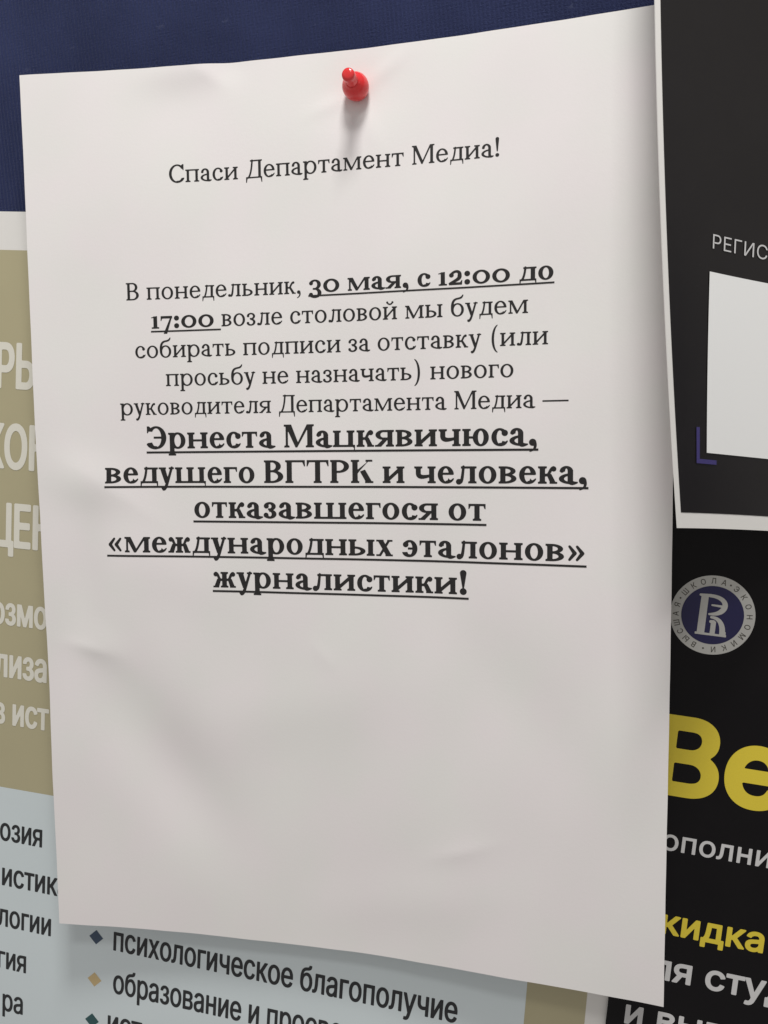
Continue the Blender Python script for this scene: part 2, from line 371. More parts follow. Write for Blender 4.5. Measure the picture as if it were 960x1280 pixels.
    if ch=='р':
        w=(450 if not bold else 500)
        p.stem(x,de,xh,(1,0),(1,1)); p.add(np.maximum(p.ring(x+S*.1-10,-10,x+w+4,xh+10),x+S*.5-X)); return p.d,x+w+38
    # ---- capitals ----
    SC=S*1.08; 
    if ch=='В':
        p.stem(x,0,cap,(1,0),(1,0),SC); w=330*(1.12 if bold else 1)+SC*.4
        p.add(p.dee(x,cap*.52-T*.5,x+w+SC*.3,cap,200,SC,T)); p.add(p.dee(x,0,x+w+SC*.75,cap*.52+T*.5,200,SC*1.05,T)); return p.d,x+w+SC*.75+38
    if ch=='Р':
        p.stem(x,0,cap,(1,0),(1,1),SC); w=330*(1.12 if bold else 1)+SC*.6
        p.add(p.dee(x,cap*.44,x+w+SC*.4,cap,210,SC,T)); return p.d,x+w+SC*.4+30
    if ch=='Г':
        p.stem(x,0,cap,(1,0),(1,1),SC); r=x+SC+360*k; p.box(x,cap-T,r,cap); p.poly((r-80,cap-T),(r-4,cap),(r+6,cap-190),(r-24,cap-190)); return p.d,r+30
    if ch=='Т':
        w=610*(1.1 if bold else 1); c=24+w/2; p.stem(c-SC/2,0,cap,None,(1,1),SC); p.box(24,cap-T,24+w,cap); r=24+w
        p.poly((r-80,cap-T),(r-4,cap),(r+2,cap-190),(r-26,cap-190)); p.poly((24+80,cap-T),(24+4,cap),(24-2,cap-190),(24+26,cap-190)); return p.d,w+48
    if ch=='К':
        p.stem(x,0,cap,(1,1),(1,1),SC); a=x+SC; r=a+380*k
        p.poly((a-10,cap*.42),(a-10,cap*.42+T*1.6),(r-80,cap-20),(r-80-T*.6,cap-20),(r-66,cap)); p.poly((a-10,cap*.40),(a-10,cap*.40+T*1.8),(r-30,cap),(r-100,cap))
        p.poly((a+60*k,cap*.5),(a+60*k+SC*.95,cap*.58),(r+10,20),(r-SC*1.05,0)); p.box(r-SC*1.3,0,r+e*.9,T*.88); p.box(r-190,cap-T*.88,r+16,cap); return p.d,r+e*.9+12
    if ch=='М':
        w=560*(1.08 if bold else 1)+SC*.4; x2=x+w; c=(x+x2)/2+8
        p.box(x+12,0,x+12+T*1.1,cap); p.foot(x+12,0,T*1.1,1); p.foot(x+4,cap,T,-1,1,0); p.stem(x2,0,cap,(0,1),(1,1),SC)
        p.poly((x-4,cap),(x+SC*1.15,cap),(c+SC*.42,90),(c+6,0),(c-SC*.2,0)); p.poly((c-14,0),(c+22,0),(x2+SC*.5,cap),(x2-10,cap),(c,80)); return p.d,x2+SC+e+m
    if ch=='Д':
        x2=x+SC*.4+400*k; l=x-26; r=x2+SC+e*.9
        p.box(x2,0,x2+SC,cap); p.foot(x2,cap,SC,-1,0,1); a=x+190*k; p.box(a-e*1.2,cap-T,x2+SC,cap)
        p.curve((a+T*.4,cap-10,T*.62),(a-2,cap*.5,T*.64),(a-45,T+60,T*.64),(x+58,T*.5,T*.62)); p.box(l,0,r,T)
        p.poly((l,T),(l+70,T),(l+26,-165),(l-3,-165)); p.poly((r-70,T),(r,T),(r+3,-165),(r-26,-165)); return p.d,r+26
    if ch=='С':
        w=560*(1.08 if bold else 1); R=p.ring(34,-12,34+w+60,cap+12,SC*1.05,T*1.1)
        R=np.maximum(R,-s_poly(X,Y,((34+w*.6,cap*.28),(1500,cap*.08),(1500,cap*.92),(34+w*.6,cap*.74)))); p.add(np.maximum(R,X-(34+w)))
        p.poly((34+w,cap*.68),(34+w-28,cap*.68),(34+w-T-56,cap*.93),(34+w-T,cap+8),(34+w,cap+8)); p.curve((34+w*.55,T*.5,T*.8),(34+w*.75,T*.5,T*.75),(34+w*.92,70,T*.6),(34+w,160,T*.4)); return p.d,w+74
    # ---- old style figures ----
    if ch=='0':
        w=(500 if not bold else 600); p.add(p.ring(36,-10,36+w,xh+12,S*.98,T*1.15)); return p.d,w+72
    if ch=='1':
        c=60+e; p.stem(c,0,xh,None,(1.6,1.6)); p.poly((c-90,xh-70),(c-84,xh-40),(c+S*.8,xh+8),(c+S,xh+8),(c+S,xh-60),(c+10,xh-60)); return p.d,c+S+e+60
    if ch=='2':
        w=(400 if not bold else 450); l=36; r=l+w
        p.curve((l+w*.88-S*.5+S*.5-30,xh*.68,S*.5),(l+w*.9,xh*1.12,S*.3),(l+w*.35,xh*1.08,T*.7),(l+w*.16,xh*.78,T*.7)); p.dot(l+S*.56,xh*.74,S*.56)
        p.curve((l+w*.88-30,xh*.68,S*.5),(l+w*.86,xh*.42,S*.46),(l+w*.4,xh*.3,T*.8),(l+22,58,T*.6))
        p.box(l,0,r,S*.62); p.poly((r-70,S*.6),(r,0),(r+12,170),(r-18,170)); return p.d,w+70
    if ch=='3':
        w=(400 if not bold else 460); r=30+w; y0=de+10; h=xh+10-y0; mid=y0+h*.50
        U=p.ring(20,mid-T*.5,r-S*.1,xh+12,S*.95,T*1.05); L=p.ring(0,y0,r+6,mid+T*.5,S,T*1.05)
        U=np.maximum(U,-s_poly(X,Y,((30+w*.42,mid-30),(-500,mid-30),(-500,xh*.88),(30+w*.42,xh*.82)))); L=np.maximum(L,-s_poly(X,Y,((30+w*.42,y0+110),(-500,y0+70),(-500,mid+40),(30+w*.42,mid+40))))
        p.add(np.maximum(U,30-X)); p.add(np.maximum(L,26-X)); p.dot(30+S*.52,xh*.74,S*.50); p.dot(26+S*.5,y0+S*.9,S*.52); p.box(30+w*.3,mid-T*.5,30+w*.7,mid+T*.5); return p.d,w+64
    if ch=='7':
        w=(400 if not bold else 450); l=34; r=l+w
        p.box(l,xh-S*.66,r,xh); p.poly((l,xh),(l+60,xh-S*.6),(l+24,xh-190),(l-6,xh-190)); p.poly((r-6,xh-S*.4),(r-90,xh-S*.6),(l+w*.22,de),(l+w*.22+S*.95,de),(r,xh-S*.1)); return p.d,w+56
    # ---- marks ----
    if ch==' ': return p.d,241.
    r=S*.62+8
    if ch==',':
        p.dot(m+r+10,r-8,r); p.curve((m+r*1.5+12,r-10,r*.5),(m+r*2+14,-60,r*.4),(m+r*1.5,-120,T*.4),(m+r*.4,-160,T*.3)); return p.d,2*r+m*2+44
    if ch=='.': p.dot(m+r+20,r-8,r); return p.d,2*r+m*2+40
    if ch==':':
        p.dot(m+r+24,r-8,r); p.dot(m+r+24,xh-r+4,r); return p.d,2*r+m*2+48
    if ch=='!':
        c=m+r+34; p.dot(c,r-8,r); p.stroke([(c,205,T*.42),(c,cap-60,r*.95)]); return p.d,2*c
    if ch in '()':
        sg=1 if ch=='(' else -1; c=190
        pts=bez((c+sg*110,asc+20,T*.3),(c-sg*90,asc-140,S*.56),(c-sg*90,de+140,S*.56),(c+sg*110,de,T*.3)); p.stroke(pts); return p.d,375.
    if ch=='—': p.box(0,xh*.5-T*.5,880,xh*.5+T*.6); return p.d,880.
    if ch in '«»':
        sg=1 if ch=='«' else -1; w=560.; c=w/2
        for o in (-105,95):
            a=c+sg*o
            for s2 in (-1,1): p.stroke([(a-sg*62,xh*.5,S*.30+10),(a+sg*76,xh*.5+s2*185,T*.55)])
        return p.d,w
    raise KeyError(ch)

_out = {}
def outline(ch):
    """contours and advance of a sans letter of the built-in font, em = 1"""
    if ch in _out: return _out[ch]
    cu = bpy.data.curves.new('t', 'FONT'); cu.body = ch + 'Н'
    o = bpy.data.objects.new('t', cu); COL.objects.link(o)
    dg = bpy.context.evaluated_depsgraph_get(); dg.update()
    c = o.evaluated_get(dg).to_curve(dg)
    cs = []; nx = 1e9
    for s in c.splines:
        pts = []
        bp = s.bezier_points; n = len(bp)
        for i in range(n):
            a, b = bp[i], bp[(i + 1) % n]
            p0, p1, p2, p3 = a.co, a.handle_right, b.handle_left, b.co
            for k in range(6):
                t = k / 6; q = p0 * (1 - t) ** 3 + p1 * 3 * t * (1 - t) ** 2 + p2 * 3 * t * t * (1 - t) + p3 * t ** 3
                pts.append((q.x, q.y))
        if s.character_index == 0 and ch != ' ': cs.append(np.array(pts))
        else: nx = min(nx, min(p[0] for p in pts))
    o.evaluated_get(dg).to_curve_clear()
    bpy.data.objects.remove(o); bpy.data.curves.remove(cu)
    _out[ch] = (cs, nx - 0.09)
    return _out[ch]
def sans(ch, X, Y, sx, grow, ky):
    """distance field of a sans letter: sx squeezes it, grow fattens it, ky > 1 fattens the uprights more than the bars"""
    cs, adv = outline(ch)
    d = np.full(X.shape, 1e9); wn = np.zeros(X.shape, int)
    for c in cs:
        P = c * np.array([sx, ky]); Q = np.roll(P, -1, 0); YY = Y * ky
        for (ax, ay), (bx, by) in zip(P, Q):
            ex, ey = bx - ax, by - ay; l2 = ex * ex + ey * ey
            if l2 < 1e-12: continue
            t = np.clip(((X - ax) * ex + (YY - ay) * ey) / l2, 0, 1)
            d = np.minimum(d, (X - ax - ex * t) ** 2 + (YY - ay - ey * t) ** 2)
            cr = ex * (YY - ay) - ey * (X - ax)
            wn += ((ay <= YY) & (by > YY) & (cr > 0)).astype(int) - ((ay > YY) & (by <= YY) & (cr < 0)).astype(int)
    d = np.sqrt(d)
    return np.where(wn != 0, -d, d) - grow, adv * sx
def trace(d, xs, ys):
    """fills d < 0 with quads (runs of full cells) and clipped cells; returns polygons of (x, y)"""
    ins = d < 0; out = []
    cnt = ins[:-1, :-1].astype(int) + ins[1:, :-1] + ins[:-1, 1:] + ins[1:, 1:]
    for j in range(cnt.shape[0]):
        row = cnt[j]
        if not row.any(): continue
        i = 0; n = len(row)
        while i < n:
            c = row[i]
            if c == 4:
                k = i
                while k < n and row[k] == 4 and k - i < 10: k += 1
                out.append([(xs[i], ys[j]), (xs[k], ys[j]), (xs[k], ys[j + 1]), (xs[i], ys[j + 1])]); i = k; continue
            if c:
                q = [(i, j), (i + 1, j), (i + 1, j + 1), (i, j + 1)]; pl = []
                for a in range(4):
                    (ai, aj), (bi, bj) = q[a], q[(a + 1) % 4]
                    da, db = d[aj, ai], d[bj, bi]
                    if da < 0: pl.append((xs[ai], ys[aj]))
                    if (da < 0) != (db < 0):
                        t = da / (da - db); pl.append((xs[ai] + (xs[bi] - xs[ai]) * t, ys[aj] + (ys[bj] - ys[aj]) * t))
                if len(pl) > 2: out.append(pl)
            i += 1
    return out
_cache = {}
def serif_polys(ch, bold):
    k = ('serif', ch, bold)
    if k not in _cache:
        xs = np.arange(-90, 1130, 12.0); ys = np.arange(-250, 860, 12.0); X, Y = np.meshgrid(xs, ys)
        d, a = glyph(ch, X, Y, bold)
        _cache[k] = ([[(x / 1000, y / 1000) for x, y in p] for p in trace(d, xs, ys)], a / 1000)
    return _cache[k]
def sans_polys(ch, sx, grow, ky):
    k = (ch, sx, grow, ky)
    if k not in _cache:
        xs = np.arange(-0.08, 1.15, 0.0125); ys = np.arange(-0.26, 0.95, 0.0125)
        xs = xs[xs < 1.05 * sx + 0.12]; X, Y = np.meshgrid(xs, ys)
        d, a = sans(ch, X, Y, sx, grow, ky)
        _cache[k] = (trace(d, xs, ys), a)
    return _cache[k]
class Ink:
    def __init__(s): s.v = []; s.f = []
    def poly(s, pts):
        n = len(s.v); s.v += pts; s.f.append(list(range(n, n + len(pts))))
    def build(s, name, place, m, parent, label=None):
        """place maps (x, y) of the sheet to a world point just above its surface"""
        fs = s.f; vs = [place(x, y) for x, y in s.v]
        return child(name, vs, fs, m, parent, label=label)
def rect(ink, x0, y0, x1, y1, nx=1, ny=1):
    for i in range(nx):
        for j in range(ny):
            a, b = x0 + (x1 - x0) * i / nx, x0 + (x1 - x0) * (i + 1) / nx; c, d = y0 + (y1 - y0) * j / ny, y0 + (y1 - y0) * (j + 1) / ny
            ink.poly([(a, c), (b, c), (b, d), (a, d)])
def run(ink, polys_adv, x, y, em, sx=1.0, track=0.0):
    for pl, a in polys_adv:
        for p in pl: ink.poly([(x + q[0] * em * sx, y + q[1] * em) for q in p])
        x += (a + track) * em * sx
    return x
def sans_text(ink, txt, y, em, left=None, right=None, at=None, width=None, sx=1.0, grow=0.0, ky=1.0, track=0.0):
    """left / right: where the ink starts / ends; at=(index, x): ink of that letter starts at x; width: squeeze to this ink width"""
    G = [sans_polys(c, sx, grow, ky) for c in txt]
    def ext(i):
        xs_ = [q[0] for p in G[i][0] for q in p]; return min(xs_), max(xs_)
    pos = [0.0]
    for _, a in G: pos.append(pos[-1] + a + track)
    l0 = ext(0)[0]; r0 = pos[len(txt) - 1] + ext(len(txt) - 1)[1]
    k = 1.0 if width is None else width / ((r0 - l0) * em)
    if left is not None: x0 = left - l0 * em * k
    elif right is not None: x0 = right - r0 * em * k
    else: x0 = at[1] - (pos[at[0]] + ext(at[0])[0]) * em * k
    run(ink, G, x0, y, em, k, track)
def ellipse_pts(cx, cy, r, n=96): return [(cx + r * math.cos(2 * math.pi * i / n), cy + r * math.sin(2 * math.pi * i / n)) for i in range(n)]

# ------------------------------------------------------------------ the pin board
bm = bmesh.new(); bmesh.ops.create_cube(bm, size=1)
for v in bm.verts: v.co = Vector((v.co.x * 1.8, v.co.y * 0.018 + 0.009, v.co.z * 1.3))
bmesh.ops.bevel(bm, geom=[e for e in bm.edges], offset=0.004, segments=3, affect='EDGES')
me = bpy.data.meshes.new('notice_board'); bm.to_mesh(me); bm.free()
board = link('notice_board', me, M['fabric'])
board['label'] = 'dark blue ribbed fabric board behind all the sheets'; board['category'] = 'notice board'

# ------------------------------------------------------------------ the white notice (A4, pinned at the top, bowed off the board)
W, H = 0.210, 0.297
HC = (0.0030, 0.007816, -0.00187, 0.00771, -0.00174, -0.000657, 0.00248)
def ridge(u, v, u0, v0, ang, lu, lw, amp):
    """a soft crease: long axis at ang, lengths in metres"""
    x, z = (u - u0) * W, (v0 - v) * H; c, s = math.cos(math.radians(ang)), math.sin(math.radians(ang))
    a, b = x * c + z * s, -x * s + z * c
    return amp * np.exp(-(a / lu) ** 2 - (b / lw) ** 2)
def fold(u, v, u0, v0, ang, lu, lw, amp):
    """a sharp crease"""
    x, z = (u - u0) * W, (v0 - v) * H; c, s = math.cos(math.radians(ang)), math.sin(math.radians(ang))
    a, b = x * c + z * s, -x * s + z * c
    return amp * np.exp(-(a / lu) ** 2 - np.sqrt((b / lw) ** 2 + 0.02))
def height(u, v):
    s = 2 * u - 1; c = HC
    h = c[0] + c[1] * v + c[2] * v * v + (c[3] + c[4] * v) * s * s + (c[5] + c[6] * v) * s
    h = h + ridge(u, v, 0.085, 0.458, -20, 0.013, 0.009, 0.0010) - ridge(u, v, 0.070, 0.575, 82, 0.026, 0.007, 0.0012) + ridge(u, v, 0.11, 0.655, -40, 0.010, 0.006, 0.0004)
    h = h - ridge(u, v, 0.20, 0.785, -55, 0.036, 0.015, 0.0025) + fold(u, v, 0.075, 0.655, -12, 0.008, 0.0035, 0.0007) + fold(u, v, 0.70, 0.865, 20, 0.010, 0.0035, 0.0005) + fold(u, v, 0.305, 0.012, -35, 0.006, 0.003, 0.0003) + fold(u, v, 0.48, 0.655, -50, 0.006, 0.003, 0.0002) + fold(u, v, 0.13, 0.47, -32, 0.018, 0.006, 0.0004) + ridge(u, v, 0.27, 0.0, 8, 0.014, 0.007, 0.0010) - ridge(u, v, 0.34, 0.0, 0, 0.006, 0.006, 0.0006)
    h = h + ridge(u, v, 0.62, 0.93, 12, 0.035, 0.010, 0.0005) - ridge(u, v, 0.80, 0.70, -50, 0.05, 0.014, 0.0006) + ridge(u, v, 0.42, 0.72, 15, 0.04, 0.012, 0.0004)
    h = h - ridge(u, v, 0.5435, 0.0418, 0, 0.016, 0.012, 0.0008) + ridge(u, v, 0.585, 0.025, 35, 0.007, 0.0022, 0.00022) + ridge(u, v, 0.50, 0.055, 20, 0.007, 0.0022, 0.0002) + ridge(u, v, 0.555, 0.072, -70, 0.008, 0.0026, 0.0002) + ridge(u, v, 0.22, 0.56, -20, 0.03, 0.012, 0.0004)
    h = h + 0.00022 * np.sin(9.1 * u + 6.3 * v + 0.7) + 0.00018 * np.sin(17.0 * u - 11.0 * v) + 0.00010 * np.sin(31 * v + 8 * u + 2.0) + 0.00007 * np.sin(43 * u + 25 * v)
    return h
def on_notice(u, v, lift=0.0):
    j = 0.00008 * math.sin(v * 11 + 1.1) + 0.00002 * math.sin(v * 91)
    k = 0.00008 * math.sin(u * 13 + 0.4) + 0.00002 * math.sin(u * 87)
    return ((u - 0.5) * W + (j if u in (0.0, 1.0) else 0) + 0.0, -float(height(u, v)) - lift, (0.5 - v) * H + (k if v in (0.0, 1.0) else 0))
notice = thing('paper_notice', 'white printed sheet of black serif text held by one red pin', 'notice', (0, 0, 0.148))
NU, NV = 150, 210
vs = [on_notice(i / NU, j / NV) for j in range(NV + 1) for i in range(NU + 1)]
fs = [(j * (NU + 1) + i, (j + 1) * (NU + 1) + i, (j + 1) * (NU + 1) + i + 1, j * (NU + 1) + i + 1) for j in range(NV) for i in range(NU)]
child('sheet', vs, fs, M['paper'], notice, True, 0.00012)
def np_(x, y): return on_notice(x / W, y / H, 0.00005)       # x from the left edge, y DOWN from the top edge, metres
def notice_line(segs, u0, u1, v, name='text_line', em=None, lift=0.09):
    """segs: [(text, bold, underlined)]; the whole line is fitted between u0 and u1"""
    G = []
    for t, b, ul in segs: G.append(([serif_polys(c, b) for c in t], b, ul))
    tot = sum(a for g, _, _ in G for _, a in g)
    first, last = G[0][0][0], [g for g in G[-1][0] if g[0]][-1]
    fl = min(q[0] for p in first[0] for q in p)
    fr = G[-1][0][-1][1] - max(q[0] for p in last[0] for q in p)
    wid = (u1 - u0) * W
    k = wid / ((tot - fl - fr) * em)
    ink, und = Ink(), Ink(); x = u0 * W - fl * em * k; y = v * H
    for g, b, ul in G:
        xs0 = x
        for pl, a in g:
            for p in pl: ink.poly([(x + q[0] * em * k, y - q[1] * em) for q in p][::-1])
            x += a * em * k
        if ul:
            n = 40; t = em * 0.062; yy = y + em * 0.115; xa, xb = xs0, x
            rect(und, xa, yy + t / 2, xb, yy - t / 2, n)
    #print('line', ''.join(s[0] for s in segs)[:20], 'stretch', round(k, 3))
    o = ink.build(name, np_, M['ink'], notice)
    if und.f: und.build('underline', np_2, M['ink'], o)
def np_2(x, y): return on_notice(x / W, y / H, 0.00008)
RE, BE = 0.0083, 0.0109
notice_line([('Спаси Департамент Медиа!', 0, 0)], 0.239, 0.7558, 0.1246, 'heading_line', RE)
notice_line([('В понедельник, ', 0, 0), ('30 мая, с 12:00 до', 1, 1)], 0.1613, 0.834, 0.2515, em=RE)
notice_line([('17:00 ', 1, 1), ('возле столовой мы будем', 0, 0)], 0.2018, 0.7982, 0.2840, em=RE)
notice_line([('собирать подписи за отставку (или', 0, 0)], 0.1734, 0.8271, 0.3166, em=RE)
notice_line([('просьбу не назначать) нового', 0, 0)], 0.2235, 0.7774, 0.3488, em=RE)
notice_line([('руководителя Департамента Медиа —', 0, 0)], 0.1444, 0.8568, 0.3810, em=RE)
notice_line([('Эрнеста Мацкявичюса,', 1, 1)], 0.1870, 0.8119, 0.4197, em=BE)
notice_line([('ведущего ВГТРК и человека,', 1, 1)], 0.1160, 0.8835, 0.4592, em=BE)
notice_line([('отказавшегося от', 1, 1)], 0.2655, 0.7368, 0.4990, em=BE)
notice_line([('«международных эталонов»', 1, 1)], 0.1165, 0.8810, 0.5395, em=BE)
notice_line([('журналистики!', 1, 1)], 0.2955, 0.7080, 0.5790, em=BE)

# ------------------------------------------------------------------ the red push pin
px, py, pz = on_notice(0.5435, 0.0418)
pin = thing('push_pin', 'red plastic push pin stuck through the top of the white notice', 'push pin', (px, py, pz))
def lathe(name, prof, m, parent, n=40):
    vs, fs = [], []
    for r, h in prof:
        for i in range(n):
            a = 2 * math.pi * i / n; vs.append((px + r * math.cos(a) * 0.001, py - h * 0.001, pz + r * math.sin(a) * 0.001))
    for j in range(len(prof) - 1):
        for i in range(n): fs.append((j * n + i, (j + 1) * n + i, (j + 1) * n + (i + 1) % n, j * n + (i + 1) % n)[::-1])
    fs.append(tuple(range(n))[::-1]); fs.append(tuple((len(prof) - 1) * n + i for i in range(n)))
    o = child(name, vs, fs, m, parent, True)
    bmx = bmesh.new(); bmx.from_mesh(o.data); bmesh.ops.recalc_face_normals(bmx, faces=bmx.faces[:]); bmx.to_mesh(o.data); bmx.free()
    return o
lathe('flange', [(2.4, -0.3), (3.2, 0.2), (3.8, 1.0), (4.1, 2.1), (4.2, 3.2), (4.1, 4.2), (3.8, 5.1), (3.3, 5.9), (2.75, 6.5), (2.3, 7.0), (2.05, 7.6)], M['pin'], pin)
lathe('grip', [(2.02, 7.3), (1.92, 8.2), (1.88, 9.2), (1.92, 10.2), (2.0, 11.2), (2.02, 11.9), (1.93, 12.4), (1.6, 12.75), (1.0, 12.9), (0.1, 12.93)], M['pin'], pin)

# ------------------------------------------------------------------ flat posters on the board
class Flat:
    """a sheet in the board's plane: local millimetres -> world, rotated by ang"""
    def __init__(s, O, ang, h, wave=0.0):
        a = math.radians(ang); s.O = O; s.e = (math.cos(a), math.sin(a)); s.g = (-math.sin(a), math.cos(a)); s.h = h; s.wave = wave
    def surf(s, x, y):
        return s.h + s.wave * (1 + 0.5 * math.sin(x * 0.021 + y * 0.011) + 0.5 * math.sin(y * 0.033 - x * 0.008 + 1.0))
    def at(s, x, y, lift=0.0):
        return (s.O[0] + (x * s.e[0] + y * s.g[0]) * 0.001, -s.surf(x, y) - lift, s.O[1] + (x * s.e[1] + y * s.g[1]) * 0.001)
    def layer(s, k): return lambda x, y: s.at(x, y, 0.00005 * k)
def sheet(F, x0, y0, x1, y1, m, parent, step=8.0):
    ink = Ink(); rect(ink, x0, y0, x1, y1, max(1, int((x1 - x0) / step)), max(1, int((y1 - y0) / step)))
    me_o = ink.build('sheet', F.layer(0), m, parent)
    b_ = bmesh.new(); b_.from_mesh(me_o.data); bmesh.ops.remove_doubles(b_, verts=b_.verts[:], dist=1e-6); b_.to_mesh(me_o.data); b_.free()
    for f in me_o.data.polygons: f.use_smooth = True
    md = me_o.modifiers.new('thickness', 'SOLIDIFY'); md.thickness = 0.0002; md.offset = -1; sharp(me_o)
    return me_o
def block(F, x0, y0, x1, y1, k, name, m, parent, step=8.0):
    ink = Ink(); rect(ink, x0, y0, x1, y1, max(1, int((x1 - x0) / step)), max(1, int((y1 - y0) / step)))
    return ink.build(name, F.layer(k), m, parent)

# -- olive poster at the lower left
LF = Flat((0.0886, -0.1679), -4.5, 0.0004, 0.0004)
lp = thing('olive_poster', 'olive and pale grey poster with condensed lettering behind the left of the white notice', 'poster', LF.at(-210, 258.8))
sheet(LF, -420, -150, 0, 258.8, M['posterwhite'], lp)
block(LF, -412, -142, -6.8, 245.5, 1, 'olive_field', M['gold'], lp)
block(LF, -393, -134, -26.5, 45.4, 2, 'list_panel', M['panel'], lp)
def lp_text(name, txt, y, em, m, **k):
    ink = Ink(); sans_text(ink, txt, y, em, **k); return ink.build(name, LF.layer(3), m, lp)
tk = dict(sx=0.60, grow=0.026, ky=1.25)
lp_text('title_line', 'РЫ', 196.9, 21.6, M['cream'], at=(1, -225.2), **tk)
lp_text('title_line', 'КОН', 167.8, 21.6, M['cream'], at=(1, -229.4), **tk)
lp_text('title_line', 'ЦЕН', 138.8, 21.6, M['cream'], at=(1, -224.8), **tk)
sk = dict(sx=0.66, grow=0.024, ky=1.3)
lp_text('subtitle_line', 'озмо', 109.2, 14.6, M['cream'], at=(1, -228.0), **sk)
lp_text('subtitle_line', 'лиза', 89.0, 15.4, M['cream'], at=(1, -226.0), **sk)
lp_text('subtitle_line', 'в ист', 70.6, 14.6, M['cream'], at=(2, -224.4), **sk)
lk = dict(sx=0.68, grow=0.017, ky=1.8)
for t, y, r in (('озия', 24.2, -210.7), ('логии', -10.8, -206.0), ('гия', -28.3, -216.4), ('ра', -46.0, -217.5)):
    lp_text('list_line', t, y, 12.6, M['charcoal'], right=r, **lk)
lp_text('list_line', 'истика', 6.0, 12.8, M['charcoal'], at=(0, -227.7), sx=0.70, grow=0.017, ky=1.8)
lp_text('list_line', 'психологическое благополучие', -11.0, 13.4, M['charcoal'], left=-179.6, width=130.6, **lk)
lp_text('list_line', 'образование и просвещение', -28.2, 13.4, M['charcoal'], left=-179.2, width=116.0, **lk)
lp_text('list_line', 'ист', -45.2, 13.4, M['charcoal'], left=-181.0, **lk)
for (x, y), m_, nm in (((-186.8, -7.3), M['slate'], 'slate diamond'), ((-187.0, -24.5), M['tan'], 'tan diamond'), ((-187.6, -41.5), M['teal'], 'teal diamond')):
    ink = Ink(); ink.poly([(x - 2.9, y), (x, y - 2.9), (x + 2.9, y), (x, y + 2.9)]); ink.build('bullet', LF.layer(3), m_, lp, nm)

# -- black poster at the lower right
RF = Flat((0.0893, -0.1584), -5.5, 0.0017, 0.0003)
rp = thing('black_poster', 'black poster with yellow and white lettering and a round emblem, lower right', 'poster', RF.at(105, 197))
sheet(RF, 0, -100, 210, 185, M['deepblack'], rp)
def rp_text(name, txt, y, em, m, **k):
    ink = Ink(); sans_text(ink, txt, y, em, **k); return ink.build(name, RF.layer(2), m, rp)
rp_text('headline', 'Весна', 73.8, 33.2, M['yellow'], at=(1, 26.2), grow=0.036, ky=1.15, sx=0.98, track=0.02)
rp_text('text_line', 'Дополни', 54.8, 9.3, M['white'], at=(2, 16.4), grow=0.012, track=0.015)
rp_text('discount_line', 'Скидка', 26.9, 11.2, M['yellow'], at=(2, 19.5), grow=0.026, track=0.01)
rp_text('text_line', 'для студ', 11.2, 11.5, M['white'], at=(2, 18.6), grow=0.024, track=0.01)
rp_text('text_line', 'и выпус', -6.6, 11.5, M['white'], at=(0, 5.7), grow=0.024, track=0.01)
ex, ey = 16.7, 131.9
ink = Ink(); ink.poly(ellipse_pts(ex, ey, 12.35)); emb = ink.build('emblem', RF.layer(1), M['silver'], rp)
ink = Ink(); ink.poly(ellipse_pts(ex, ey, 9.1)); ink.build('disc', RF.layer(2), M['navy'], emb)
xs = np.arange(-6.5, 6.5, 0.10); X, Y = np.meshgrid(xs, xs); d = np.full(X.shape, 1e9)
def add(q):
    global d
    d = np.minimum(d, q)
add(s_poly(X, Y, ((-3.6, 5.7), (-1.7, 5.2), (-1.7, -6.0), (-3.7, -6.0))))
add(s_stroke(X, Y, [(-3.9, 5.7, 0.28), (-1.0, 5.75, 0.42)]))
add(s_stroke(X, Y, bez((-1.2, 5.7, 0.42), (2.6, 5.8, 0.5), (4.2, 3.4, 0.75), (2.4, 1.5, 0.7)))); add(s_stroke(X, Y, bez((2.4, 1.5, 0.7), (1.6, 0.6, 0.55), (0.2, 0.3, 0.4), (-0.9, 0.25, 0.25))))
add(s_stroke(X, Y, [(-0.4, 3.0, 0.2), (2.2, 2.9, 0.3)]))
add(s_stroke(X, Y, bez((-0.2, -0.6, 0.3), (2.0, -0.6, 0.5), (3.2, -2.2, 0.7), (3.3, -5.2, 0.75)))); add(s_box(X, Y, 2.55, -6.0, 4.2, -4.6))
add(s_stroke(X, Y, [(-0.2, -1.9, 0.4), (0.5, -1.9, 0.45)])); add(s_box(X, Y, -0.1, -6.0, 1.2, -1.8)); add(s_box(X, Y, -4.2, -6.0, 4.4, -5.45))
ink = Ink()
for p in trace(d - 0.06, xs, xs): ink.poly([(ex + q[0] * 1.05, ey + q[1] * 1.05) for q in p])
ink.build('monogram', RF.layer(3), M['silver'], emb)
ink = Ink()
def arc(txt, a0, a1, em=2.35, rad=9.85):
    for i, ch in enumerate(txt):
        a = math.radians(90 - (a0 + (a1 - a0) * i / (len(txt) - 1)))
        pl, ad = sans_polys(ch, 0.92, 0.004, 1.0); tx, ty = math.sin(a), -math.cos(a)
        for p in pl:
            ink.poly([(ex + math.cos(a) * (rad + q[1] * em) + tx * (q[0] - ad / 2) * em, ey + math.sin(a) * (rad + q[1] * em) + ty * (q[0] - ad / 2) * em) for q in p])
arc('ШКОЛА', -54, 12); arc('ЭКОНОМИКИ', 34, 172); arc('ВЫСШАЯ', 204, 281)
for a in (23, 188, 293):
    a = math.radians(90 - a); ink.poly(ellipse_pts(ex + 10.7 * math.cos(a), ey + 10.7 * math.sin(a), 0.28, 10))
ink.build('ring_lettering', RF.layer(2), M['umber'], emb)

